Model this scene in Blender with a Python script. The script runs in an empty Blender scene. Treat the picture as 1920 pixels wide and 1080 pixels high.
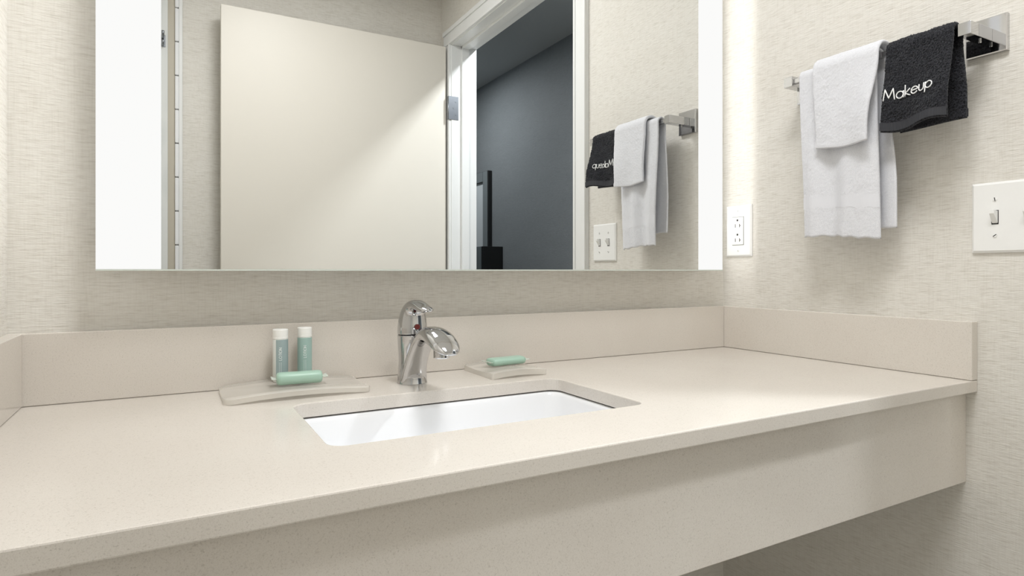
import bpy, bmesh, math, random
from mathutils import Vector, Matrix, noise

random.seed(7)
PI = math.pi
scene = bpy.context.scene
C = scene.collection
Z0 = 0.84                      # counter top height above the floor; most z values below are relative to it

# ------------------------------------------------------------------ camera
cam_d = bpy.data.cameras.new('camera')
cam = bpy.data.objects.new('camera', cam_d); C.objects.link(cam)
cam.location = (-1.210, -1.1097, Z0 + 0.1895)
cam.rotation_euler = (PI/2, 0, -0.5208)
cam_d.sensor_width = 36.0
cam_d.lens = 36.0*1161.36/1920
cam_d.shift_x = (960-987.0)/1920
cam_d.shift_y = (507.3-540)/1920
cam_d.clip_start = 0.02
scene.camera = cam

# ------------------------------------------------------------------ world, exposure
world = bpy.data.worlds.new('world'); scene.world = world
world.use_nodes = True
world.node_tree.nodes['Background'].inputs[0].default_value = (0.8, 0.85, 0.9, 1)
world.node_tree.nodes['Background'].inputs[1].default_value = 0.3
vs = scene.view_settings
vs.view_transform = 'Standard'; vs.look = 'None'; vs.gamma = 1.0; vs.use_curve_mapping = False
vs.exposure = 0.02

# ------------------------------------------------------------------ room lights
def area(name, loc, size, power, col, rot=(0, 0, 0), sizey=None, spread=PI):
    l = bpy.data.lights.new(name, 'AREA'); l.energy = power; l.color = col
    l.size = size; l.spread = spread
    if sizey: l.shape = 'RECTANGLE'; l.size_y = sizey
    o = bpy.data.objects.new(name, l); C.objects.link(o)
    o.location = loc; o.rotation_euler = rot
    return o
CEIL = 2.44
P_MAIN, P_REAR, P_HALL = 11.5, 5.0, 28.0
area('vanity_lamp', (-0.86, -0.78, CEIL-0.02), 0.34, P_MAIN, (0.975, 0.985, 1.0))
area('rear_lamp', (-0.80, -1.18, CEIL-0.02), 0.24, P_REAR, (0.975, 0.985, 1.0))
area('hall_lamp', (0.47, -1.15, 2.55-0.02), 0.12, P_HALL, (0.93, 0.97, 1.0))
area('added_hall_fill', (0.34, -3.3, 2.55-0.02), 0.12, P_HALL*0.55, (0.93, 0.97, 1.0))  # added fill, out of the mirror's view, to brighten the far hall wall
LED_STRENGTH = 9.5
STRIP_STRENGTH = 0.95

# ------------------------------------------------------------------ materials
MATS = {}
def new_mat(name):
    m = bpy.data.materials.new(name); m.use_nodes = True
    nt = m.node_tree
    b = nt.nodes['Principled BSDF']
    MATS[name] = m
    return m, nt, b
def lin(c):
    return tuple(((v/255)/12.92 if v/255 <= 0.04045 else ((v/255+0.055)/1.055)**2.4) for v in c) + (1,)
def N(nt, t, **kw):
    n = nt.nodes.new(t)
    for k, v in kw.items(): setattr(n, k, v)
    return n
def noise_tex(nt, scale3, scale=1.0, detail=3.0, rough=0.55):
    tc = N(nt, 'ShaderNodeTexCoord'); mp = N(nt, 'ShaderNodeMapping')
    mp.inputs['Scale'].default_value = scale3
    tx = N(nt, 'ShaderNodeTexNoise')
    tx.inputs['Scale'].default_value = scale; tx.inputs['Detail'].default_value = detail
    tx.inputs['Roughness'].default_value = rough
    nt.links.new(tc.outputs['Object'], mp.inputs['Vector'])
    nt.links.new(mp.outputs['Vector'], tx.inputs['Vector'])
    return tx
def ramp(nt, src, stops):
    r = N(nt, 'ShaderNodeValToRGB')
    el = r.color_ramp.elements
    while len(el) < len(stops): el.new(0.5)
    for e, (p, c) in zip(el, stops): e.position = p; e.color = c
    nt.links.new(src, r.inputs['Fac'])
    return r
def mixc(nt, a, b, fac, mode='MIX'):
    n = N(nt, 'ShaderNodeMix'); n.data_type = 'RGBA'; n.blend_type = mode
    if isinstance(fac, float): n.inputs['Factor'].default_value = fac
    else: nt.links.new(fac, n.inputs['Factor'])
    for s, v in ((n.inputs[6], a), (n.inputs[7], b)):
        if hasattr(v, 'is_output'): nt.links.new(v, s)
        else: s.default_value = v
    return n.outputs[2]
def bump(nt, b, h, strength, dist=0.001):
    n = N(nt, 'ShaderNodeBump'); n.inputs['Strength'].default_value = strength
    n.inputs['Distance'].default_value = dist
    nt.links.new(h, n.inputs['Height']); nt.links.new(n.outputs['Normal'], b.inputs['Normal'])
def plain(name, col, rough=0.5, metal=0.0, **kw):
    m, nt, b = new_mat(name)
    b.inputs['Base Color'].default_value = lin(col)
    b.inputs['Roughness'].default_value = rough; b.inputs['Metallic'].default_value = metal
    for k, v in kw.items(): b.inputs[k].default_value = v
    return m
def wallpaper(name, base, dark, light):
    m, nt, b = new_mat(name)
    fib = noise_tex(nt, (30, 30, 380), 1.0, 3.0, 0.6)       # long horizontal fibres
    fine = noise_tex(nt, (70, 70, 850), 1.0, 2.0, 0.5)
    warp = noise_tex(nt, (420, 420, 24), 1.0, 2.0, 0.5)    # faint vertical threads
    blot = noise_tex(nt, (3, 3, 9), 1.0, 2.0, 0.5)
    r1 = ramp(nt, fib.outputs['Fac'], [(0.30, lin(dark)), (0.48, lin(base)), (0.72, lin(light))])
    r2 = ramp(nt, fine.outputs['Fac'], [(0.30, lin(dark)), (0.5, lin(base)), (0.7, lin(light))])
    r3 = ramp(nt, warp.outputs['Fac'], [(0.25, lin(dark)), (0.5, lin(base)), (0.75, lin(light))])
    c = mixc(nt, r1.outputs['Color'], r2.outputs['Color'], 0.35)
    c = mixc(nt, c, r3.outputs['Color'], 0.2)
    r4 = ramp(nt, blot.outputs['Fac'], [(0.3, lin(base)), (0.7, lin(light))])
    c = mixc(nt, c, r4.outputs['Color'], 0.3)
    nt.links.new(c, b.inputs['Base Color'])
    b.inputs['Roughness'].default_value = 0.62
    b.inputs['Specular IOR Level'].default_value = 0.25
    ad = N(nt, 'ShaderNodeMath', operation='ADD')
    nt.links.new(fib.outputs['Fac'], ad.inputs[0]); nt.links.new(fine.outputs['Fac'], ad.inputs[1])
    bump(nt, b, ad.outputs[0], 0.5, 0.0012)
    return m
def quartz(name, base, dark, light):
    m, nt, b = new_mat(name)
    s1 = noise_tex(nt, (1, 1, 1), 520, 2.0, 0.5)
    s2 = noise_tex(nt, (1, 1, 1), 1100, 1.0, 0.5)
    cl = noise_tex(nt, (1, 1, 1), 7, 3.0, 0.5)
    r1 = ramp(nt, s1.outputs['Fac'], [(0.26, lin(dark)), (0.42, lin(base)), (0.62, lin(base)), (0.8, lin(light))])
    r2 = ramp(nt, s2.outputs['Fac'], [(0.25, lin(dark)), (0.45, lin(base)), (0.75, lin(light))])
    r3 = ramp(nt, cl.outputs['Fac'], [(0.3, lin(base)), (0.75, lin(light))])
    c = mixc(nt, r1.outputs['Color'], r2.outputs['Color'], 0.4)
    c = mixc(nt, c, r3.outputs['Color'], 0.35)
    nt.links.new(c, b.inputs['Base Color'])
    b.inputs['Roughness'].default_value = 0.15
    b.inputs['Specular IOR Level'].default_value = 0.5
    return m
def terry(name, col, col2, rough=0.95, scale=900, strength=0.6):
    m, nt, b = new_mat(name)
    t = noise_tex(nt, (1, 1, 1), scale, 2.0, 0.6)
    r = ramp(nt, t.outputs['Fac'], [(0.3, lin(col2)), (0.65, lin(col))])
    nt.links.new(r.outputs['Color'], b.inputs['Base Color'])
    b.inputs['Roughness'].default_value = rough
    b.inputs['Specular IOR Level'].default_value = 0.1
    b.inputs['Sheen Weight'].default_value = 0.12
    b.inputs['Sheen Roughness'].default_value = 0.5
    bump(nt, b, t.outputs['Fac'], strength, 0.0012)
    return m
def emitter(name, col, strength):
    m = bpy.data.materials.new(name); m.use_nodes = True; nt = m.node_tree
    nt.nodes.remove(nt.nodes['Principled BSDF'])
    e = N(nt, 'ShaderNodeEmission'); e.inputs[0].default_value = col; e.inputs[1].default_value = strength
    nt.links.new(e.outputs[0], nt.nodes['Material Output'].inputs['Surface'])
    MATS[name] = m; return m
def frosted(name, col, clear, rough=0.35):
    m, nt, b = new_mat(name)
    b.inputs['Base Color'].default_value = lin(col); b.inputs['Roughness'].default_value = rough
    tr = N(nt, 'ShaderNodeBsdfTransparent'); mx = N(nt, 'ShaderNodeMixShader')
    mx.inputs[0].default_value = clear
    nt.links.new(b.outputs[0], mx.inputs[1]); nt.links.new(tr.outputs[0], mx.inputs[2])
    nt.links.new(mx.outputs[0], nt.nodes['Material Output'].inputs['Surface'])
    return m

M_WALL = wallpaper('linen_wallpaper', (226, 222, 214), (182, 175, 162), (237, 235, 229))
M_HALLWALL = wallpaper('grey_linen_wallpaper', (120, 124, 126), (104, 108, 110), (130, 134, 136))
M_QUARTZ = quartz('beige_quartz', (219, 212, 203), (170, 161, 150), (229, 224, 216))
M_CEIL = plain('ceiling_paint', (243, 242, 240), 0.8)
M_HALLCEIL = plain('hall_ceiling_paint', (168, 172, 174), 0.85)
M_TRIM = plain('white_trim_paint', (236, 237, 236), 0.35)
M_DOOR = plain('door_paint', (229, 224, 214), 0.45)
M_PORC = plain('white_porcelain', (242, 243, 245), 0.07)
M_CHROME = plain('chrome', (202, 202, 203), 0.05, 1.0)
M_STEEL = plain('brushed_steel', (150, 154, 160), 0.35, 1.0)
M_MIRROR = plain('mirror_silver', (238, 239, 238), 0.0, 1.0)
M_CHASSIS = plain('white_chassis', (235, 235, 232), 0.5)
M_PLASTIC = plain('white_plastic', (243, 243, 241), 0.3)
M_DARK = plain('dark_slot', (22, 21, 20), 0.6)
M_RED = plain('red_button', (120, 38, 34), 0.3)
M_WHITE_TERRY = terry('white_terry', (232, 233, 237), (212, 213, 219))
M_BLACK_TERRY = terry('black_terry', (58, 59, 64), (12, 12, 14), 0.95, 480, 1.0)
M_BLACK_BAND = plain('black_woven_band', (48, 49, 54), 0.8)
M_WHITE_BAND = plain('white_woven_band', (223, 224, 229), 0.85)
M_THREAD = plain('white_thread', (246, 246, 246), 0.6)
M_CAP = plain('white_cap', (246, 246, 242), 0.35)
M_BOTTLE = plain('milky_bottle', (226, 229, 224), 0.3)
M_LABEL = plain('teal_label', (162, 190, 183), 0.4)
M_LABEL2 = plain('blue_grey_label', (158, 175, 176), 0.4)
M_PRINT = plain('white_print', (236, 242, 240), 0.5)
M_SOAP = plain('green_wrapped_soap', (170, 202, 185), 0.35)
M_FIN = frosted('clear_wrapper_fin', (236, 242, 232), 0.35, 0.3)
M_DISH = frosted('frosted_acrylic', (240, 235, 226), 0.5, 0.2)
M_BLACKFRAME = plain('black_frame', (16, 17, 18), 0.35)
M_DARKFACE = plain('charcoal_frame_face', (118, 124, 126), 0.4)
M_DARKCAB = plain('charcoal_cabinet', (100, 108, 110), 0.5)
M_PALE_REFLECTION = plain('pale_painted_reflection', (205, 210, 212), 0.3)  # flat pale grey painted in place of the hall mirror's reflection
M_FLOOR = plain('floor_tile', (205, 200, 191), 0.35)
M_GROUT = plain('sealant', (60, 55, 48), 0.8)
M_LED = emitter('led_light', (1.0, 1.0, 0.985, 1), LED_STRENGTH)
M_STRIP = emitter('frosted_glow', (1.0, 1.0, 0.985, 1), STRIP_STRENGTH)
M_LAMP = emitter('lamp_glow', (1.0, 0.95, 0.88, 1), 3.0)
def marble():
    m, nt, b = new_mat('grey_marble')
    t = noise_tex(nt, (1, 1, 1), 6, 6, 0.65)
    w = N(nt, 'ShaderNodeTexWave'); w.inputs['Scale'].default_value = 2.5; w.inputs['Distortion'].default_value = 9
    nt.links.new(t.inputs['Vector'].links[0].from_socket, w.inputs['Vector'])
    r = ramp(nt, w.outputs['Fac'], [(0.0, lin((196, 200, 200))), (0.12, lin((220, 223, 222))), (1.0, lin((228, 230, 229)))])
    nt.links.new(r.outputs['Color'], b.inputs['Base Color']); b.inputs['Roughness'].default_value = 0.2
    return m
M_MARBLE = marble()

# ------------------------------------------------------------------ mesh helpers (z relative to counter top)
ROOT = {}
def link(name, me, mat, parent=None, smooth=False):
    o = bpy.data.objects.new(name, me); C.objects.link(o)
    if mat: me.materials.append(mat)
    if smooth:
        for p in me.polygons: p.use_smooth = True
    if parent:
        o.parent = parent
    return o
def obj(name, bm, mat, parent=None, smooth=False, bevel=0.0, seg=2, origin=None):
    bmesh.ops.recalc_face_normals(bm, faces=bm.faces)
    off = Vector((0, 0, Z0))
    base = None
    if parent:
        r = parent
        while r.parent: r = r.parent
        base = Vector(ROOT[r.name])
    elif origin is not None:
        base = Vector(origin) + off
    for v in bm.verts:
        v.co += off
        if base: v.co -= base
    me = bpy.data.meshes.new(name); bm.to_mesh(me); bm.free()
    o = link(name, me, mat, parent, smooth)
    if not parent:
        o.location = base if base else (0, 0, 0)
        ROOT[o.name] = tuple(o.location)
    if bevel:
        md = o.modifiers.new('bevel', 'BEVEL'); md.width = bevel; md.segments = seg; md.limit_method = 'ANGLE'
        md.angle_limit = math.radians(40)
    return o
def thing(name, label, cat, loc, group=None):
    o = bpy.data.objects.new(name, None); C.objects.link(o)
    o.empty_display_size = 0.05
    o.location = (loc[0], loc[1], loc[2]+Z0)
    ROOT[o.name] = tuple(o.location)
    return tag(o, label, cat, group)
def tag(o, label, cat, group=None):
    o['label'] = label; o['category'] = cat
    if group: o['group'] = group
    return o
def struct(o):
    o['kind'] = 'structure'; return o
def box(bm, x0, x1, y0, y1, z0, z1):
    vs_ = [bm.verts.new(p) for p in ((x0,y0,z0),(x1,y0,z0),(x1,y1,z0),(x0,y1,z0),(x0,y0,z1),(x1,y0,z1),(x1,y1,z1),(x0,y1,z1))]
    for f in ((0,3,2,1),(4,5,6,7),(0,1,5,4),(1,2,6,5),(2,3,7,6),(3,0,4,7)): bm.faces.new([vs_[i] for i in f])
    return bm
def B(*a): return box(bmesh.new(), *a)
def loft(rings, cap=True, closed=True, bm=None):
    bm = bm or bmesh.new()
    R = [[bm.verts.new(p) for p in r] for r in rings]
    n = len(R[0])
    for a, b in zip(R, R[1:]):
        for i in range(n if closed else n-1):
            bm.faces.new((a[i], a[(i+1) % n], b[(i+1) % n], b[i]))
    if cap:
        bm.faces.new(R[0][::-1]); bm.faces.new(R[-1])
    return bm
def circ(c, r, n, axis='z', ry=None, ph=0):
    out = []
    for i in range(n):
        a = 2*PI*i/n + ph; u, v = r*math.cos(a), (ry or r)*math.sin(a)
        if axis == 'z': out.append((c[0]+u, c[1]+v, c[2]))
        elif axis == 'x': out.append((c[0], c[1]+u, c[2]+v))
        else: out.append((c[0]+u, c[1], c[2]+v))
    return out
def cyl(c, r, h, axis='z', n=28, bev=0.0):
    d = {'z': (0, 0, 1), 'x': (1, 0, 0), 'y': (0, 1, 0)}[axis]
    def at(t): return tuple(c[i]+d[i]*t for i in range(3))
    if bev:
        return loft([circ(at(0), r-bev, n, axis), circ(at(bev), r, n, axis), circ(at(h-bev), r, n, axis), circ(at(h), r-bev, n, axis)])
    return loft([circ(at(0), r, n, axis), circ(at(h), r, n, axis)])
def rrect(x0, x1, y0, y1, z, r, k=7):
    pts = []
    for cx, cy, a0 in ((x1-r, y1-r, 0), (x0+r, y1-r, PI/2), (x0+r, y0+r, PI), (x1-r, y0+r, 1.5*PI)):
        for i in range(k+1):
            a = a0 + PI/2*i/k
            pts.append((cx+r*math.cos(a), cy+r*math.sin(a), z))
    return pts
def tube(bm, pts, r, n=6):
    pts = [Vector(p) for p in pts]
    rings = []
    for i, p in enumerate(pts):
        t = (pts[min(i+1, len(pts)-1)] - pts[max(i-1, 0)]).normalized()
        a = t.cross(Vector((0, 0, 1)))
        if a.length < 0.05: a = t.cross(Vector((1, 0, 0)))
        a.normalize(); b = t.cross(a)
        rings.append([p + (a*math.cos(2*PI*k/n) + b*math.sin(2*PI*k/n))*r for k in range(n)])
    return loft(rings, bm=bm)

# ------------------------------------------------------------------ the room
W = 1.408; REAR = -2.017; CZ = CEIL - Z0; FZ = -Z0
HX0, HX1, HY0, HY1 = 0.13, 1.02, -4.7, 0.6; HCZ = 2.55 - Z0
OY0, OY1, OZ = -1.875, -0.79, 1.31          # door opening in the right wall
def S(name, bm, mat, **kw): return struct(obj(name, bm, mat, **kw))
S('floor', B(-W-0.1, HX1+0.1, HY0-0.1, HY1+0.1, FZ-0.1, FZ), M_FLOOR)
S('wall_back', B(-W-0.1, 0.12, 0.0, 0.1, FZ, CZ), M_WALL)
bm = bmesh.new()
box(bm, 0, 0.12, OY1+0.012, 0.0, FZ, CZ); box(bm, 0, 0.12, REAR, OY0-0.012, FZ, CZ); box(bm, 0, 0.12, OY0-0.012, OY1+0.012, OZ+0.012, CZ)
S('wall_right', bm, M_WALL)
S('wall_left', B(-W-0.1, -W, REAR, 0.0, FZ, CZ), M_WALL)
S('wall_rear', B(-W-0.1, 0.12, REAR-0.1, REAR, FZ, CZ), M_WALL)
S('ceiling', B(-W-0.1, 0.12, REAR-0.1, 0.1, CZ, CZ+0.08), M_CEIL)
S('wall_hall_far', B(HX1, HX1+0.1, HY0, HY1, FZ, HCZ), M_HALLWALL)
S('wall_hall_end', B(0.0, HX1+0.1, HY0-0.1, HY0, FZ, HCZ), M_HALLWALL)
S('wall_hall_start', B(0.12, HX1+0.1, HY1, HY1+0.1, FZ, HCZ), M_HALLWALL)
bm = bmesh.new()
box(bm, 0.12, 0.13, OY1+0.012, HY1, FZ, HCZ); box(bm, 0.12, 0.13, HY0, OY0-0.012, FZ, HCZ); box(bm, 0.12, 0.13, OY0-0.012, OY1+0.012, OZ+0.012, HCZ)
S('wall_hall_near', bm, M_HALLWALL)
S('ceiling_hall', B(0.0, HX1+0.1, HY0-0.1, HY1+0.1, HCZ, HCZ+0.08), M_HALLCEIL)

# door frame
tr = bpy.data.objects.new('trim_1', None); C.objects.link(tr); tr.location = (0, OY1, 0); ROOT[tr.name] = (0, OY1, 0); struct(tr)
cw = 0.075
for nm, a in (('jamb', (-0.002, 0.135, OY1, OY1+0.012, FZ, OZ)), ('jamb', (-0.002, 0.135, OY0-0.012, OY0, FZ, OZ)),
              ('head_jamb', (-0.002, 0.135, OY0-0.012, OY1+0.012, OZ, OZ+0.012)),
              ('stop', (0.05, 0.09, OY1-0.012, OY1, FZ, OZ)), ('stop', (0.05, 0.09, OY0, OY0+0.012, FZ, OZ)),
              ('head_stop', (0.05, 0.09, OY0, OY1, OZ-0.012, OZ))):
    obj(nm, B(*a), M_TRIM, tr, bevel=0.0015)
def casing(y0, y1, z0, z1, vertical, inner_low):
    # stepped moulding: flat body, raised outer band, thin inner bead
    bm = bmesh.new()
    if vertical:
        box(bm, -0.012, 0.0, y0, y1, z0, z1)
        ob = (y0, y0+0.02) if not inner_low else (y1-0.02, y1)
        ib = (y1-0.012, y1) if not inner_low else (y0, y0+0.012)
        box(bm, -0.019, -0.012, ob[0], ob[1], z0, z1)
        box(bm, -0.015, -0.012, ib[0], ib[1], z0, z1)
    else:
        box(bm, -0.012, 0.0, y0, y1, z0, z1)
        box(bm, -0.019, -0.012, y0, y1, z1-0.02, z1)
        box(bm, -0.015, -0.012, y0, y1, z0, z0+0.012)
    return bm
obj('casing', casing(OY1+0.004, OY1+0.004+cw, FZ, OZ+0.004, True, True), M_TRIM, tr, bevel=0.002)
obj('casing', casing(OY0-0.004-cw, OY0-0.004, FZ, OZ+0.004, True, False), M_TRIM, tr, bevel=0.002)
obj('head_casing', casing(OY0-0.004-cw, OY1+0.004+cw, OZ+0.004, OZ+0.004+cw, False, True), M_TRIM, tr, bevel=0.002)

# open door leaf lying along the rear wall
dr = bpy.data.objects.new('door_1', None); C.objects.link(dr); dr.location = (-0.5, -1.92, 0); ROOT[dr.name] = (-0.5, -1.92, 0); struct(dr)
obj('door_leaf', B(-1.030, -0.022, -1.936, -1.898, FZ+0.008, OZ-0.006), M_DOOR, dr, bevel=0.002)
for z in (0.94, -0.02, -0.72):
    h = obj('hinge', B(-0.018, 0.034, OY0-0.001, OY0+0.0025, z, z+0.115), M_STEEL, dr)
    obj('hinge_pin', cyl((-0.014, -1.886, z), 0.006, 0.115, n=14), M_STEEL, h, smooth=True)
    for k in range(3):
        obj('screw', cyl((0.02 - 0.012*(k % 2), OY0+0.0025, z+0.025+0.032*k), 0.0035, 0.0012, 'y', 10), M_STEEL, h)
for s in (-1, 1):
    yk = -1.917 + s*0.019
    k = obj('door_handle', cyl((-0.96, min(yk, yk+s*0.008), 0.08), 0.027, 0.008, 'y', 24), M_STEEL, dr, smooth=False)
    obj('lever', B(-0.97, -0.86, yk+s*0.024-0.006, yk+s*0.024+0.006, 0.073, 0.087), M_STEEL, k, bevel=0.004)

# tiled strip of the shower surround at the rear left corner
RW = REAR + 0.001
sp = thing('tiled_pier', 'grey marble panel with white edge tiles on the rear wall beside the open door', 'tile panel', (-1.29, REAR, FZ))
obj('marble_slab', B(-W+0.002, -1.222, RW, RW+0.022, FZ, CZ-0.01), M_MARBLE, sp, bevel=0.002)
obj('reveal', B(-1.222, -1.196, RW, RW+0.006, FZ, CZ-0.01), plain('beige_reveal', (196, 189, 174), 0.5), sp)
tile = None
for k in range(17):
    z = FZ + 0.003 + 0.142*k
    if z + 0.138 > CZ: break
    if tile is None:
        tile = obj('edge_tile', B(-1.196, -1.182, RW, RW+0.016, z, z+0.138), M_PORC, sp, bevel=0.003)
    else:
        t2 = tile.copy(); C.objects.link(t2); t2.parent = sp; t2.location.z += 0.142*k
obj('edge_trim', B(-1.182, -1.168, RW, RW+0.012, FZ, CZ-0.01), M_TRIM, sp, bevel=0.002)
hk = thing('robe_hook', 'small chrome robe hook on the grey marble panel', 'hook', (-1.238, REAR+0.022, 1.13))
obj('hook_plate', B(-1.248, -1.230, REAR+0.022, REAR+0.027, 1.115, 1.165), M_STEEL, hk, bevel=0.002)
bm = bmesh.new()
tube(bm, [(-1.239, REAR+0.026, 1.15), (-1.239, REAR+0.045, 1.15), (-1.239, REAR+0.056, 1.158), (-1.239, REAR+0.06, 1.172)], 0.005, 10)
tube(bm, [(-1.239, REAR+0.026, 1.128), (-1.239, REAR+0.036, 1.12), (-1.239, REAR+0.05, 1.122), (-1.239, REAR+0.054, 1.136)], 0.005, 10)
obj('hook_arm', bm, M_STEEL, hk, smooth=True)

# lamps' bodies
def lamp_body(name, label, x, y, zc, r, group):
    t = thing(name, label, 'ceiling light', (x, y, zc))
    bm = loft([circ((x, y, zc), r*1.12, 40), circ((x, y, zc-0.012), r*1.12, 40), circ((x, y, zc-0.016), r*1.05, 40), circ((x, y, zc-0.010), r, 40)], cap=False)
    obj('trim_ring', bm, M_TRIM, t, smooth=False)
    obj('diffuser', cyl((x, y, zc-0.009), r, 0.009, n=40), M_LAMP, t)
lamp_body('ceiling_light', 'large round ceiling light above the vanity counter', -0.86, -0.78, CZ, 0.19, None)
lamp_body('ceiling_light', 'round ceiling light in the middle of the bathroom', -0.80, -1.18, CZ, 0.14, None)
lamp_body('ceiling_light', 'small round downlight in the hallway just outside the door', 0.47, -1.15, HCZ, 0.07, None)
lamp_body('ceiling_light', 'added unseen fill downlight in the hallway near the black framed mirror', 0.34, -3.3, HCZ, 0.07, None)  # housing for the added hall fill light

# hallway furniture seen through the doorway (in the mirror)
fm = thing('framed_mirror', 'tall black framed mirror with painted reflection on the dark grey hallway wall', 'picture', (HX1, -3.9, -0.55))
fy0, fy1, fz0, fz1 = -4.45, -3.46, -0.55, 0.99
fw = 0.085
for a in ((fy1-fw, fy1, fz0, fz1), (fy0, fy0+fw, fz0, fz1), (fy0+fw, fy1-fw, fz1-fw, fz1), (fy0+fw, fy1-fw, fz0, fz0+fw)):
    obj('frame_rail', B(HX1-0.040, HX1, *a), M_BLACKFRAME, fm, bevel=0.004)
    obj('frame_face', B(HX1-0.044, HX1-0.040, a[0]+0.004, a[1]-0.004, a[2]+0.004, a[3]-0.004), M_DARKFACE, fm)
obj('painted_reflection', B(HX1-0.028, HX1-0.02, fy0+fw, fy1-fw, 0.36, fz1-fw), M_PALE_REFLECTION, fm)  # mirror glass: its bright reflection is painted as a pale panel
obj('dark_panel', B(HX1-0.028, HX1-0.02, fy0+fw, fy1-fw, fz0+fw, 0.36), M_BLACKFRAME, fm)
cb = thing('hall_cabinet', 'charcoal cabinet with a black side against the hallway wall', 'cabinet', (HX1-0.15, -3.5, FZ))
obj('cabinet_body', B(HX1-0.17, HX1, -3.455, -3.31, FZ, 0.375), M_DARKCAB, cb, bevel=0.003)
obj('side_panel', B(HX1-0.17, HX1, -3.31, -3.275, FZ, 0.375), M_BLACKFRAME, cb, bevel=0.003)

# ------------------------------------------------------------------ vanity
T = 0.019; TH = 0.0206; DC = 0.5687; DS = 0.5687; SH = 0.1016
vn = thing('vanity', 'beige speckled quartz vanity counter with backsplash and front apron', 'vanity', (-W/2, -DC/2, -0.18))
SX0, SX1, SY0, SY1 = -1.062, -0.622, -0.430, -0.186
def plate_with_hole(outer, inner, z0, z1):
    bm = bmesh.new()
    for z in (z0, z1):
        es = []
        for loop in (outer, inner):
            v = [bm.verts.new((p[0], p[1], z)) for p in loop]
            es += [bm.edges.new((v[i], v[(i+1) % len(v)])) for i in range(len(v))]
        bmesh.ops.triangle_fill(bm, use_beauty=True, edges=es)
    bm.verts.ensure_lookup_table()
    no, ni = len(outer), len(inner)
    for st, n in ((0, no), (no, ni)):
        for i in range(n):
            a, b = bm.verts[st+i], bm.verts[st+(i+1) % n]
            c, d = bm.verts[no+ni+st+(i+1) % n], bm.verts[no+ni+st+i]
            bm.faces.new((a, b, c, d))
    return bm
inner = rrect(SX0, SX1, SY0, SY1, 0, 0.022, 8)
outer = [(-W, -DC, 0), (0, -DC, 0), (0, 0, 0), (-W, 0, 0)]
obj('countertop', plate_with_hole(outer, inner, -TH, 0.0), M_QUARTZ, vn, bevel=0.0018)
obj('backsplash', B(-W, 0, -T, 0, 0.0004, SH), M_QUARTZ, vn, bevel=0.0012)
obj('side_splash', B(-T, 0, -DS, -T-0.0004, 0.0004, SH), M_QUARTZ, vn, bevel=0.0012)
obj('side_splash', B(-W, -W+T, -DS, -T-0.0004, 0.0004, SH), M_QUARTZ, vn, bevel=0.0012)
obj('apron', B(-W, 0, -0.551, -0.531, -0.181, -TH-0.0002), M_QUARTZ, vn, bevel=0.0012)

# undermount basin
sk = thing('sink_basin', 'white rectangular undermount sink set into the beige counter', 'sink', ((SX0+SX1)/2, (SY0+SY1)/2, -0.16))
rings = []
for z, ins, r in ((-0.026, -0.022, 0.045), (-0.0222, -0.022, 0.045), (-0.0222, -0.004, 0.026), (-0.024, 0.0, 0.024), (-0.03, 0.002, 0.024),
                  (-0.06, 0.006, 0.028), (-0.09, 0.012, 0.034), (-0.108, 0.02, 0.04), (-0.12, 0.032, 0.046), (-0.127, 0.048, 0.048),
                  (-0.131, 0.07, 0.045), (-0.1335, 0.095, 0.026)):
    rings.append(rrect(SX0+ins, SX1-ins, SY0+ins, SY1-ins, z, r, 8))
bm = loft(rings, cap=False)
bm.faces.new([v for v in bm.verts][-36:])
o = obj('bowl', bm, M_PORC, sk, smooth=True)
md = o.modifiers.new('solid', 'SOLIDIFY'); md.thickness = 0.006; md.offset = -1
o.modifiers.new('es', 'EDGE_SPLIT').split_angle = math.radians(50)
rings = [rrect(SX0-0.010, SX1+0.010, SY0-0.010, SY1+0.010, z, 0.03, 8) for z in (-0.0222, -0.0207)]
obj('sealant', loft([rrect(SX0-0.003, SX1+0.003, SY0-0.003, SY1+0.003, z, 0.025, 8) for z in (-0.0222, -0.0207)], cap=False), M_GROUT, sk)
dx, dy = (SX0+SX1)/2, (SY0+SY1)/2
dn = obj('drain', loft([circ((dx, dy, -0.1335), 0.030, 32), circ((dx, dy, -0.1305), 0.029, 32), circ((dx, dy, -0.1305), 0.022, 32), circ((dx, dy, -0.137), 0.021, 32)], cap=True), M_CHROME, sk, smooth=False)
obj('stopper', loft([circ((dx, dy, -0.134), 0.018, 28), circ((dx, dy, -0.129), 0.018, 28), circ((dx, dy, -0.127), 0.012, 28), circ((dx, dy, -0.1265), 0.004, 28)]), M_CHROME, dn, smooth=True)

# ------------------------------------------------------------------ lighted mirror
MX0, MX1, MY, MZ0, MZ1, SW = -1.301, -0.0745, -0.0658, 0.1915, 1.10, 0.0785
mr = thing('lighted_mirror', 'wide wall mirror with frosted glowing bands down both sides', 'mirror', ((MX0+MX1)/2, 0, MZ0))
obj('mirror_glass', B(MX0+SW, MX1-SW, MY, MY+0.005, MZ0, MZ1), M_MIRROR, mr)
for x0, x1 in ((MX0, MX0+SW), (MX1-SW, MX1)):
    obj('frosted_band', B(x0, x1, MY, MY+0.005, MZ0, MZ1), M_STRIP, mr)
obj('bottom_edge', B(MX0, MX1, MY-0.0005, MY+0.006, MZ0-0.0022, MZ0-0.0002), plain('polished_glass_edge', (214, 222, 214), 0.15), mr)
cx0, cx1 = MX0+0.046, MX1-0.046
obj('chassis', B(cx0, cx1, MY+0.0055, -0.004, MZ0+0.004, MZ1-0.004), M_CHASSIS, mr)
for x0, x1 in ((MX0+0.004, cx0), (cx1, MX1-0.004)):
    obj('added_baffle', B(x0, x1, -0.028, -0.022, MZ0+0.004, MZ1-0.004), M_CHASSIS, mr)  # unseen baffle, added to keep LED light off the back wall
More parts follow.
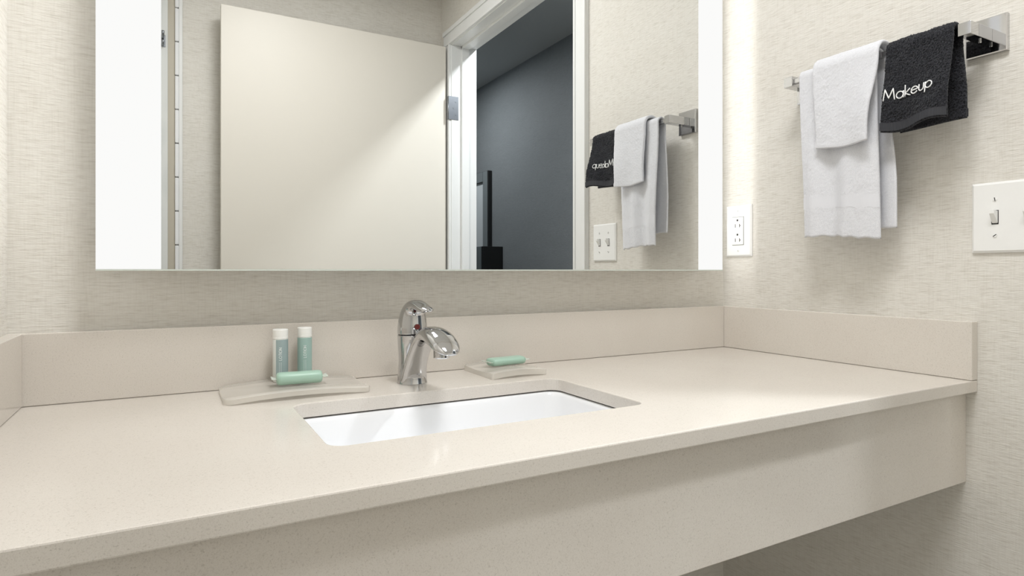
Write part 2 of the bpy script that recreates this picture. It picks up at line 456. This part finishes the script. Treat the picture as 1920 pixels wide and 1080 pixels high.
for x0, x1 in ((cx0-0.002, cx0-0.0002), (cx1+0.0002, cx1+0.002)):
    obj('led_strip', B(x0, x1, -0.046, -0.031, MZ0+0.01, MZ1-0.01), M_LED, mr)

# ------------------------------------------------------------------ faucet (spout points towards -Y)
FX, FY = -0.857, -0.108
fa = thing('faucet', 'chrome single lever faucet with red dot behind the white sink', 'faucet', (FX, FY, 0))
def sect(fwd, z, hw, hh, ang, n=32, p=2.2, flat=0.0):
    # closed section: hw along X, hh along the in-plane normal; ang = tilt of the path from vertical towards -Y
    out = []
    for i in range(n):
        a = 2*PI*i/n; ca, sa = math.cos(a), math.sin(a)
        u = hw*math.copysign(abs(ca)**(2/p), ca); v = hh*math.copysign(abs(sa)**(2/p), sa)
        if flat and v < 0: v *= (1-flat)
        # path tangent: (-sin(ang)) along -Y, cos(ang) along Z ; normal (up/back side) = (+Y cos, +Z sin)
        y = FY - fwd + v*math.cos(ang); zz = z + v*math.sin(ang)
        out.append((FX+u, y, zz))
    return out
def sweep(keys, steps=5, **kw):
    # smooth the key sections with Catmull-Rom
    rings = []
    n = len(keys)
    for i in range(n-1):
        k0, k1, k2, k3 = keys[max(i-1, 0)], keys[i], keys[i+1], keys[min(i+2, n-1)]
        for s in range(steps + (1 if i == n-2 else 0)):
            t = s/steps
            q = [0.5*((2*b)+(-a+c)*t+(2*a-5*b+4*c-d)*t*t+(-a+3*b-3*c+d)*t**3) for a, b, c, d in zip(k0, k1, k2, k3)]
            rings.append(sect(*q, **kw))
    return loft(rings)
# rear column
obj('body', sweep([(-0.002, 0.0, 0.0255, 0.0245, 0), (-0.002, 0.012, 0.0235, 0.0225, 0), (-0.001, 0.04, 0.0225, 0.0215, 0), (0.0, 0.066, 0.0240, 0.0235, 0), (0.0, 0.0815, 0.0248, 0.0245, 0)]), M_CHROME, fa, smooth=True)
D = math.radians
obj('spout', sweep([(0.006, 0.0, 0.0235, 0.0185, D(0)), (0.012, 0.022, 0.0205, 0.0165, D(25)), (0.026, 0.046, 0.0185, 0.0150, D(34)),
                    (0.048, 0.069, 0.0180, 0.0150, D(44)), (0.074, 0.0835, 0.0195, 0.0158, D(66)), (0.100, 0.0868, 0.0218, 0.0158, D(90)),
                    (0.124, 0.0832, 0.0228, 0.0148, D(106)), (0.145, 0.0762, 0.0215, 0.0115, D(115)), (0.159, 0.0700, 0.0165, 0.007, D(119)), (0.166, 0.0665, 0.0085, 0.0026, D(121))],
                   flat=0.45), M_CHROME, fa, smooth=True)
ae = obj('aerator', loft([circ((FX, FY-0.130, 0.0805), 0.0125, 28), circ((FX, FY-0.130, 0.0595), 0.0125, 28), circ((FX, FY-0.130, 0.058), 0.0118, 28), circ((FX, FY-0.130, 0.058), 0.0098, 28), circ((FX, FY-0.130, 0.0605), 0.0092, 28)]), M_CHROME, fa, smooth=False)
obj('aerator_screen', cyl((FX, FY-0.130, 0.0600), 0.0092, 0.001, n=20), M_DARK, ae)
obj('collar', loft([circ((FX, FY, 0.0815), 0.0238, 36), circ((FX, FY, 0.0835), 0.0238, 36)]), plain('dark_joint', (60, 60, 62), 0.2, 0.8), fa, smooth=False)
hd = obj('handle', sweep([(0.0, 0.0835, 0.0248, 0.0245, 0), (0.0, 0.094, 0.0246, 0.0243, 0), (0.001, 0.108, 0.0228, 0.0222, D(6)), (0.005, 0.121, 0.0200, 0.0185, D(20)),
                     (0.014, 0.1295, 0.0170, 0.0135, D(45)), (0.028, 0.1320, 0.0145, 0.0095, D(72)), (0.044, 0.1300, 0.0130, 0.0075, D(92)),
                     (0.058, 0.1275, 0.0125, 0.0062, D(98)), (0.069, 0.1265, 0.0110, 0.0048, D(95)), (0.075, 0.1265, 0.0070, 0.0024, D(90))], flat=0.1), M_CHROME, fa, smooth=True)
obj('temperature_dot', cyl((FX, FY-0.0262, 0.0965), 0.0045, 0.004, 'y', 20, 0.0008), M_RED, hd, smooth=False)

# ------------------------------------------------------------------ soap dishes, tubes, soaps
def dish(name, label, x0, x1, y0, y1, arch, th, r=0.012):
    nx = 40
    cx, hw = (x0+x1)/2, (x1-x0)/2
    bm = bmesh.new(); rows = []
    for i in range(nx+1):
        u = -1 + 2*i/nx
        x = cx + hw*u
        z = arch*(1-u*u)
        ins = 0.0
        e = hw*(1-abs(u))
        if e < r: ins = r - math.sqrt(max(0, r*r-(r-e)**2))
        a, b = y0+ins, y1-ins
        yy = [a, a+0.0015] + [a+(b-a)*t for t in (0.2, 0.4, 0.6, 0.8)] + [b-0.0015, b]
        top = []
        for j, y in enumerate(yy):
            dip = 0.0025*max(0.0, 1-((j-3.5)/2.6)**2)
            edge = 0.0012 if j in (0, len(yy)-1) else 0
            top.append((x, y, z+th-dip-edge))
        bot = [(x, y, z) for y in reversed(yy)]
        rows.append(top+bot)
    o = obj(name, loft(rows, bm=bm), M_DISH, origin=(cx, (y0+y1)/2, 0), smooth=True)
    o.modifiers.new('es', 'EDGE_SPLIT').split_angle = math.radians(50)
    return tag(o, label, 'soap dish')
dish('soap_dish', 'long frosted acrylic dish under the two lotion tubes', -1.146, -0.938, -0.152, -0.026, 0.0055, 0.008)
dish('soap_dish', 'short frosted acrylic dish holding only a green soap', -0.728, -0.616, -0.150, -0.030, 0.004, 0.011, 0.003)

def arc(cx, cy, r, a0, a1, n=14, ry=None):
    return [(cx + r*math.cos(D(a0+(a1-a0)*i/n)), cy + (ry or r)*math.sin(D(a0+(a1-a0)*i/n))) for i in range(n+1)]
# stroke letters: (list of strokes, advance) on a cap height of 1
GLY = {
 'M': ([[(0, 0), (0.14, 1), (0.5, 0.18), (0.86, 1), (1.0, 0)]], 1.14),
 'a': ([arc(0.30, 0.30, 0.29, 0, 360, 20), [(0.60, 0.60), (0.60, 0)]], 0.74),
 'k': ([[(0, 0), (0, 1.0)], [(0.42, 0.6), (0.02, 0.28), (0.46, 0)]], 0.52),
 'e': ([[(0.02, 0.32), (0.58, 0.32)] + arc(0.30, 0.30, 0.29, 4, 325, 18)], 0.70),
 'u': ([[(0, 0.6), (0, 0.22)] + arc(0.21, 0.21, 0.21, 180, 360, 10) + [(0.42, 0.6)]], 0.56),
 'p': ([[(0, 0.6), (0, -0.32)], arc(0.30, 0.30, 0.29, 0, 360, 20)], 0.68),
 'L': ([[(0, 1), (0, 0), (0.5, 0)]], 0.68), 'O': ([arc(0.5, 0.5, 0.48, 0, 360, 22)], 1.16),
 'T': ([[(0, 1), (0.62, 1)], [(0.31, 1), (0.31, 0)]], 0.78), 'I': ([[(0, 0), (0, 1)]], 0.2),
 'N': ([[(0, 0), (0, 1), (0.68, 0), (0.68, 1)]], 0.86),
}
def text_strokes(s):
    x, out = 0.0, []
    for ch in s:
        g, adv = GLY[ch]
        for st in g:
            # resample so the line can follow a curved surface
            pts = []
            for a, b in zip(st, st[1:]):
                n = max(1, int(math.hypot(b[0]-a[0], b[1]-a[1])/0.12))
                pts += [(x+a[0]+(b[0]-a[0])*i/n, a[1]+(b[1]-a[1])*i/n) for i in range(n)]
            pts.append((x+st[-1][0], st[-1][1])); out.append(pts)
        x += adv
    return out, x

def lotion(label, x, y, z, r, h, lab_mat, lab0, lab1, txt_ang):
    t = thing('lotion_tube', label, 'lotion tube', (x, y, z))
    n = 40
    obj('tube_body', loft([circ((x, y, z), r*0.9, n), circ((x, y, z+0.002), r, n), circ((x, y, z+h*0.81), r, n), circ((x, y, z+h*0.815), r*0.97, n)]), M_BOTTLE, t, smooth=False).data.polygons.foreach_set('use_smooth', [True]*0 or [True]*(3*n+2))
    c = obj('cap', loft([circ((x, y, z+h*0.815), r*0.96, n), circ((x, y, z+h*0.82), r*1.02, n), circ((x, y, z+h*0.86), r*1.02, n), circ((x, y, z+h*0.863), r*0.995, n), circ((x, y, z+h*0.868), r*0.995, n), circ((x, y, z+h*0.871), r*1.02, n), circ((x, y, z+h-0.001), r*1.02, n), circ((x, y, z+h), r*0.96, n)]), M_CAP, t)
    k = 30; rr = r+0.00025
    bm = bmesh.new()
    cols = [[(x+q*math.cos(a), y+q*math.sin(a), zz) for q, zz in ((rr, z+0.004), (rr, z+h*0.805), (rr-0.0004, z+h*0.805), (rr-0.0004, z+0.004))] for a in (D(lab0+(lab1-lab0)*i/k) for i in range(k+1))]
    lb = obj('label_wrap', loft(cols, bm=bm), lab_mat, t)
    # LOTION reading upwards
    st, wd = text_strokes('LOTION')
    hgt = 0.0042; zt = z+h*0.42
    bm = bmesh.new()
    for s in st:
        tube(bm, [(x+(rr+0.0001)*math.cos(a), y+(rr+0.0001)*math.sin(a), zt+px*hgt) for px, py in s for a in (D(txt_ang) - (py-0.5)*hgt/rr,)], 0.00036, 5)
    obj('lettering', bm, M_PRINT, lb)
    bm = bmesh.new()
    for j, (a_, b_) in enumerate(((0.06, 0.38), (0.10, 0.38))):
        a = D(txt_ang) + (0.0012 - 0.0026*j)/rr
        tube(bm, [(x+rr*math.cos(a), y+rr*math.sin(a), z+h*(a_+(b_-a_)*i/6)) for i in range(7)], 0.00022, 4)
    obj('small_print', bm, M_PRINT, lb)
    return t
va = 245  # facing the room
lotion('lotion tube with half wrapped blue grey label and white cap', -1.0580, -0.052, 0.0118, 0.0115, 0.0840, M_LABEL2, 228, 388, 262)
lotion('lotion tube with full teal green label and white cap', -1.0195, -0.045, 0.0124, 0.0111, 0.0840, M_LABEL, 150, 400, 262)

def soap(label, c, L, hy, hz, rot, tilt=0.0):
    bm = bmesh.new(); rings = []
    n = 28
    prof = [(-1.0, 0.30), (-0.985, 0.62), (-0.95, 0.86), (-0.90, 0.95), (-0.8, 1.0), (-0.3, 0.985), (0.0, 0.975), (0.3, 0.985), (0.8, 1.0), (0.90, 0.95), (0.95, 0.86), (0.985, 0.62), (1.0, 0.30)]
    for u, s in prof:
        ring = []
        for i in range(n):
            a = 2*PI*i/n; ca, sa = math.cos(a), math.sin(a)
            ring.append((u*L/2, s*hy*math.copysign(abs(ca)**0.72, ca), s*hz*math.copysign(abs(sa)**0.72, sa)))
        rings.append(ring)
    M = Matrix.Translation(c) @ Matrix.Rotation(rot, 4, 'Z') @ Matrix.Rotation(tilt, 4, 'Y')
    loft(rings, bm=bm); bm.transform(M)
    t = thing('wrapped_soap', label, 'soap', (c[0], c[1], c[2]-hz))
    obj('soap_bar', bm, M_SOAP, t, smooth=True)
    for s in (-1, 1):
        rows = []
        for i in range(5):
            q = i/4; row = []
            for j in range(17):
                v = -1+2*j/16
                zz = 0.0012*math.sin(j*2.4)*q + (0.0015*q*q)
                row.append((s*(L/2*0.975+0.008*q), v*hy*(0.66+0.36*q), zz))
            rows.append(row)
        bm = loft(rows, cap=False, closed=False); bm.transform(M)
        f = obj('wrapper_end', bm, M_FIN, t, smooth=True)
        md = f.modifiers.new('solid', 'SOLIDIFY'); md.thickness = 0.0006
    return t
soap('green wrapped soap lying in front of the lotion tubes', (-1.036, -0.094, 0.0226), 0.068, 0.0135, 0.0096, D(-4))
soap('green wrapped soap alone on the short dish beside the faucet', (-0.666, -0.085, 0.0208), 0.074, 0.0165, 0.0074, D(6))

# ------------------------------------------------------------------ outlet and switch plates
op = thing('outlet_plate', 'white double electrical outlet by the mirror edge', 'outlet', (0, -0.052, 0.224))
y0, y1, z0, z1 = -0.0915, -0.0135, 0.2235, 0.349
def wallplate(y0, y1, z0, z1, d=0.0062):
    return loft([[(0, y1, z0), (0, y0, z0), (0, y0, z1), (0, y1, z1)], [(-0.003, y1, z0), (-0.003, y0, z0), (-0.003, y0, z1), (-0.003, y1, z1)],
                 [(-d, y1-0.004, z0+0.004), (-d, y0+0.004, z0+0.004), (-d, y0+0.004, z1-0.004), (-d, y1-0.004, z1-0.004)]])
obj('cover_plate', wallplate(y0, y1, z0, z1), M_PLASTIC, op, bevel=0.0008)
yc, zc = (y0+y1)/2, (z0+z1)/2
rc = obj('receptacle', B(-0.0085, -0.006, yc-0.0167, yc+0.0167, zc-0.0335, zc+0.0335), M_PLASTIC, op, bevel=0.0008)
obj('gap', B(-0.00635, -0.0060, yc-0.0180, yc+0.0180, zc-0.0348, zc+0.0348), plain('gap_shadow', (150, 150, 146), 0.8), op)
for s in (-1, 1):
    zz = zc + s*0.0175
    obj('slot', B(-0.0088, -0.0080, yc+0.0055, yc+0.0072, zz-0.009, zz-0.0005), M_DARK, rc)
    bm = B(-0.0088, -0.0080, yc-0.0072, yc-0.0055, zz-0.009, zz-0.0005); box(bm, -0.0088, -0.0080, yc-0.0100, yc-0.0072, zz-0.0055, zz-0.004)
    obj('slot', bm, M_DARK, rc)
    obj('ground_hole', cyl((-0.0088, yc, zz+0.0085), 0.0026, 0.0008, 'x', 16), M_DARK, rc)
for s in (-1, 1):
    sc = obj('screw', cyl((-0.0072, yc, zc+s*0.0485), 0.0028, 0.0012, 'x', 16), M_PLASTIC, op)
    obj('screw_slot', B(-0.0074, -0.0071, yc-0.0004, yc+0.0004, zc+s*0.0485-0.0022, zc+s*0.0485+0.0022), plain('slot_grey', (120, 118, 112), 0.6), sc)

sw = thing('switch_plate', 'white double light switch plate beside the door casing', 'light switch', (0, -0.623, 0.22))
y0, y1, z0, z1 = -0.681, -0.5615, 0.2195, 0.339
obj('cover_plate', wallplate(y0, y1, z0, z1), M_PLASTIC, sw, bevel=0.0008)
zc = (z0+z1)/2
for yc in (-0.5975, -0.6445):
    obj('toggle_slot', B(-0.0066, -0.0058, yc-0.0052, yc+0.0052, zc-0.012, zc+0.012), M_DARK, sw)
    bm = loft([[(-0.006, yc-0.0043, zc-0.0105), (-0.006, yc+0.0043, zc-0.0105), (-0.006, yc+0.0043, zc+0.0112), (-0.006, yc-0.0043, zc+0.0112)],
               [(-0.0085, yc-0.0042, zc-0.008), (-0.0085, yc+0.0042, zc-0.008), (-0.0085, yc+0.0042, zc+0.0108), (-0.0085, yc-0.0042, zc+0.0108)],
               [(-0.019, yc-0.0036, zc+0.006), (-0.019, yc+0.0036, zc+0.006), (-0.019, yc+0.0036, zc+0.0125), (-0.019, yc-0.0036, zc+0.0125)]])
    obj('toggle', bm, M_PLASTIC, sw, bevel=0.0008)
    for s in (-1, 1):
        zz = zc + s*0.0305
        sc = obj('screw', cyl((-0.0074, yc, zz), 0.0032, 0.0014, 'x', 16), M_PLASTIC, sw)
        bm = B(-0.0077, -0.0073, -0.0029, 0.0029, -0.0006, 0.0006)
        bm.transform(Matrix.Translation((0, yc, zz)) @ Matrix.Rotation(D(80 if s > 0 else -35), 4, 'X'))
        obj('screw_slot', bm, M_DARK, sc)

# ------------------------------------------------------------------ towel bar
BX, BZ = -0.070, 0.587
YN, YF = -0.585, -0.250
tb = thing('towel_bar', 'square chrome towel bar with two wall plates holding the towels', 'towel bar', (0, (YN+YF)/2, BZ-0.03))
for y in (YN, YF):
    pl = obj('wall_plate', loft([[(0, y+a*0.031, BZ+b*0.031) for a, b in ((1, -1), (-1, -1), (-1, 1), (1, 1))], [(-0.008, y+a*0.031, BZ+b*0.031) for a, b in ((1, -1), (-1, -1), (-1, 1), (1, 1))],
                       [(-0.0095, y+a*0.0295, BZ+b*0.0295) for a, b in ((1, -1), (-1, -1), (-1, 1), (1, 1))]]), M_CHROME, tb)
    obj('post', B(BX-0.010, -0.0095, y-0.0100, y+0.0100, BZ-0.0105, BZ+0.0105), M_CHROME, tb, bevel=0.0007)
    obj('set_screw', cyl((-0.028, y, BZ-0.0145), 0.0022, 0.0042, n=14), M_CHROME, tb)
obj('rail', B(BX-0.005, BX+0.005, YN+0.010, YF-0.010, BZ-0.005, BZ+0.005), M_CHROME, tb, bevel=0.0008)

# ------------------------------------------------------------------ towels draped over the bar
def lerp(a, b, t): return a+(b-a)*t
def sm(t): t = max(0.0, min(1.0, t)); return t*t*(3-2*t)
class Drape:
    def __init__(s, R, zf, zb, top, front, back, flare_f=0.0, flare_b=0.0, fold=None, hemf=None, hemb=None):
        s.R, s.zf, s.zb, s.top, s.front, s.back = R, zf, zb, top, front, back
        s.ff, s.fb, s.fold = flare_f, flare_b, fold
        s.hemf, s.hemb = hemf or (lambda t: 0), hemb or (lambda t: 0)
        s.Lf, s.La, s.Lb = BZ-zf, PI*R, BZ-zb
        s.L = s.Lf+s.La+s.Lb
    def raw(s, d, t):
        # d: distance from the front hem along the cloth, t: 0 = corner side (+Y), 1 = door side
        if d < s.Lf:
            q = 1-d/s.Lf                                 # 1 at the hem
            y = lerp(lerp(s.top[0], s.front[0], sm(q*1.15)), lerp(s.top[1], s.front[1], sm(q*1.15)), t)
            z = s.zf + d + s.hemf(t)*q
            return Vector((BX - s.R - s.ff*q, y, z)), Vector((-1, 0, 0)), q
        d -= s.Lf
        if d < s.La:
            a = d/s.R
            y = lerp(s.top[0], s.top[1], t)
            return Vector((BX - s.R*math.cos(a), y, BZ + s.R*math.sin(a))), Vector((-math.cos(a), 0, math.sin(a))), 0.0
        d -= s.La
        q = d/s.Lb
        y = lerp(lerp(s.top[0], s.back[0], sm(q*1.3)), lerp(s.top[1], s.back[1], sm(q*1.3)), t)
        return Vector((BX + s.R + s.fb*q, y, BZ - d + s.hemb(t)*q)), Vector((1, 0, 0)), -q
    def at(s, d, t):
        p, n, q = s.raw(d, t)
        if s.fold: p = p + n*s.fold(q, t)
        return p, n
    def mesh(s, name, mat, parent, res=0.0016, thick=0.005, fuzz=0.0006, fscale=420, flat=()):
        wid = max(abs(s.top[1]-s.top[0]), abs(s.front[1]-s.front[0]), abs(s.back[1]-s.back[0]))
        nt_, nd = int(wid/res), int(s.L/res)
        def side(off, sgn):
            rows = []
            for i in range(nd+1):
                d = s.L*i/nd; row = []
                for j in range(nt_+1):
                    t = j/nt_
                    p, n = s.at(d, t)
                    e = min(t, 1-t)*wid; eh = min(d, s.L-d)
                    rnd = 1.0
                    m_ = min(e, eh)
                    if m_ < thick*0.6: rnd = math.sqrt(max(0.0, 1-(1-m_/(thick*0.6))**2))
                    fz = 0.0 if any(a <= d <= b for a, b in flat) else fuzz
                    w = noise.noise(Vector((p.x*fscale+off*900, p.y*fscale, p.z*fscale)))*fz + noise.noise(p*60)*fz*0.8
                    row.append(p + n*(off*rnd + (w if m_ > 0.0005 else 0)*1.0))
                rows.append(row)
            return rows
        A, Bk = side(thick/2, 1), side(-thick/2, -1)
        ring = []
        for a, b in zip(A, Bk): ring.append(a + b[::-1])
        bm = bmesh.new()
        V = [[bm.verts.new(p) for p in r] for r in ring]
        n = len(V[0])
        for a, b in zip(V, V[1:]):
            for i in range(n): bm.faces.new((a[i], a[(i+1) % n], b[(i+1) % n], b[i]))
        h = n//2
        for r in (V[0], V[-1]):
            for i in range(h-1): bm.faces.new((r[i], r[i+1], r[n-2-i], r[n-1-i]))
        bmesh.ops.remove_doubles(bm, verts=bm.verts, dist=1e-6)
        return obj(name, bm, mat, parent, smooth=True)
    def strip(s, name, mat, parent, d0, d1, off, n=70, m=8, thick=0.0012, rib=0.0):
        rows = []
        for i in range(m+1):
            d = d0+(d1-d0)*i/m; top, bot = [], []
            for j in range(n+1):
                t = 0.004+0.992*j/n; p, nn = s.at(d, t)
                w = rib*math.sin(j*1.9)
                top.append(p+nn*(off+w)); bot.append(p+nn*(off-thick))
            rows.append(top+bot[::-1])
        return obj(name, loft(rows), mat, parent, smooth=False)

# long white hand towel
def fold_hand(q, t):
    a = abs(q)
    f = 0.0055*math.sin(t*9.5+0.4+0.8*q)*sm(a*1.2) + 0.0026*math.sin(t*19+2+q*2)*sm(a*1.2)
    if q > 0: f += 0.005*math.exp(-((t-0.12)/0.10)**2)*sm(a*1.4)
    return f
ht = thing('hand_towel', 'long white hand towel hanging under the smaller washcloth', 'towel', (BX, -0.37, 0.26))
dh = Drape(0.0125, 0.252, 0.280, (-0.279, -0.442), (-0.291, -0.442), (-0.272, -0.462), -0.005, 0.002, fold_hand,
           hemf=lambda t: 0.003*math.sin(t*5)+0.004*(1-t)+0.0012*math.sin(t*31), hemb=lambda t: 0.012*math.sin(t*4+1))
dh.mesh('cloth', M_WHITE_TERRY, ht, res=0.0022, thick=0.005, fuzz=0.0007, fscale=330, flat=((0.058, 0.082),))
dh.strip('woven_band', M_WHITE_BAND, ht, 0.058, 0.082, 0.0026)

# white washcloth folded over it
def fold_wash(q, t):
    a = abs(q)
    return 0.0030*math.sin(t*6.3+1.0)*sm(a*1.5) + (0.012*sm((t-0.3)/0.7)*sm(a*1.3) + 0.004*math.exp(-((t-0.3-0.3*(1-q))/0.14)**2)*sm(a*1.6) if q > 0 else 0)
wc = thing('washcloth', 'white folded washcloth draped on top of the long hand towel', 'towel', (BX, -0.385, 0.43))
dw = Drape(0.0240, 0.432, 0.455, (-0.318, -0.452), (-0.326, -0.438), (-0.33, -0.445), -0.002, 0.0, fold_wash, hemf=lambda t: -0.006*t-0.003*math.sin(t*4))
dw.mesh('cloth', M_WHITE_TERRY, wc, res=0.0017, thick=0.0075, fuzz=0.0008, fscale=360, flat=((0.0, 0.010),))
dw.strip('hem', M_WHITE_BAND, wc, 0.002, 0.010, 0.0036)

# black washcloth with embroidered word
def fold_blk(q, t):
    a = abs(q)
    f = 0.003*math.sin(t*5+0.8)*sm(a*1.4)
    if q > 0: f += 0.024*sm((t-0.25)/0.75)*sm(a*1.2) + 0.005*math.sin(t*7+3)*sm((q-0.6)/0.4)
    return f
mk = thing('makeup_towel', 'black terry towel embroidered in white with the word Makeup', 'towel', (BX, -0.52, 0.44))
db = Drape(0.0145, 0.441, 0.440, (-0.460, -0.572), (-0.453, -0.574), (-0.468, -0.580), 0.004, -0.002, fold_blk,
           hemf=lambda t: -0.001-0.004*math.sin(t*6), hemb=lambda t: 0.004*t)
db.mesh('cloth', M_BLACK_TERRY, mk, res=0.0011, thick=0.0075, fuzz=0.0024, fscale=480, flat=((0.003, 0.017), (db.L-0.017, db.L-0.003)))
db.strip('woven_band', M_BLACK_BAND, mk, 0.003, 0.017, 0.0042, rib=0.0003)
db.strip('woven_band', M_BLACK_BAND, mk, db.L-0.017, db.L-0.003, 0.0042, rib=0.0003)
st, wd = text_strokes('Makeup')
bm = bmesh.new()
H = 0.0200; ya, yb = -0.4600, -0.549; base_d = 0.0555
for s_ in st:
    pts = []
    for px, py in s_:
        d = base_d + py*H
        y = ya + (yb-ya)*px/wd
        p0, _, _ = db.raw(d, 0.0); p1, _, _ = db.raw(d, 1.0)
        t = (y-p0.y)/(p1.y-p0.y)
        p, n_ = db.at(d, t); pts.append(p+n_*0.0053)
    tube(bm, pts, 0.00105, 6)
obj('embroidery', bm, M_THREAD, mk, smooth=True)['label'] = 'white embroidered word Makeup'
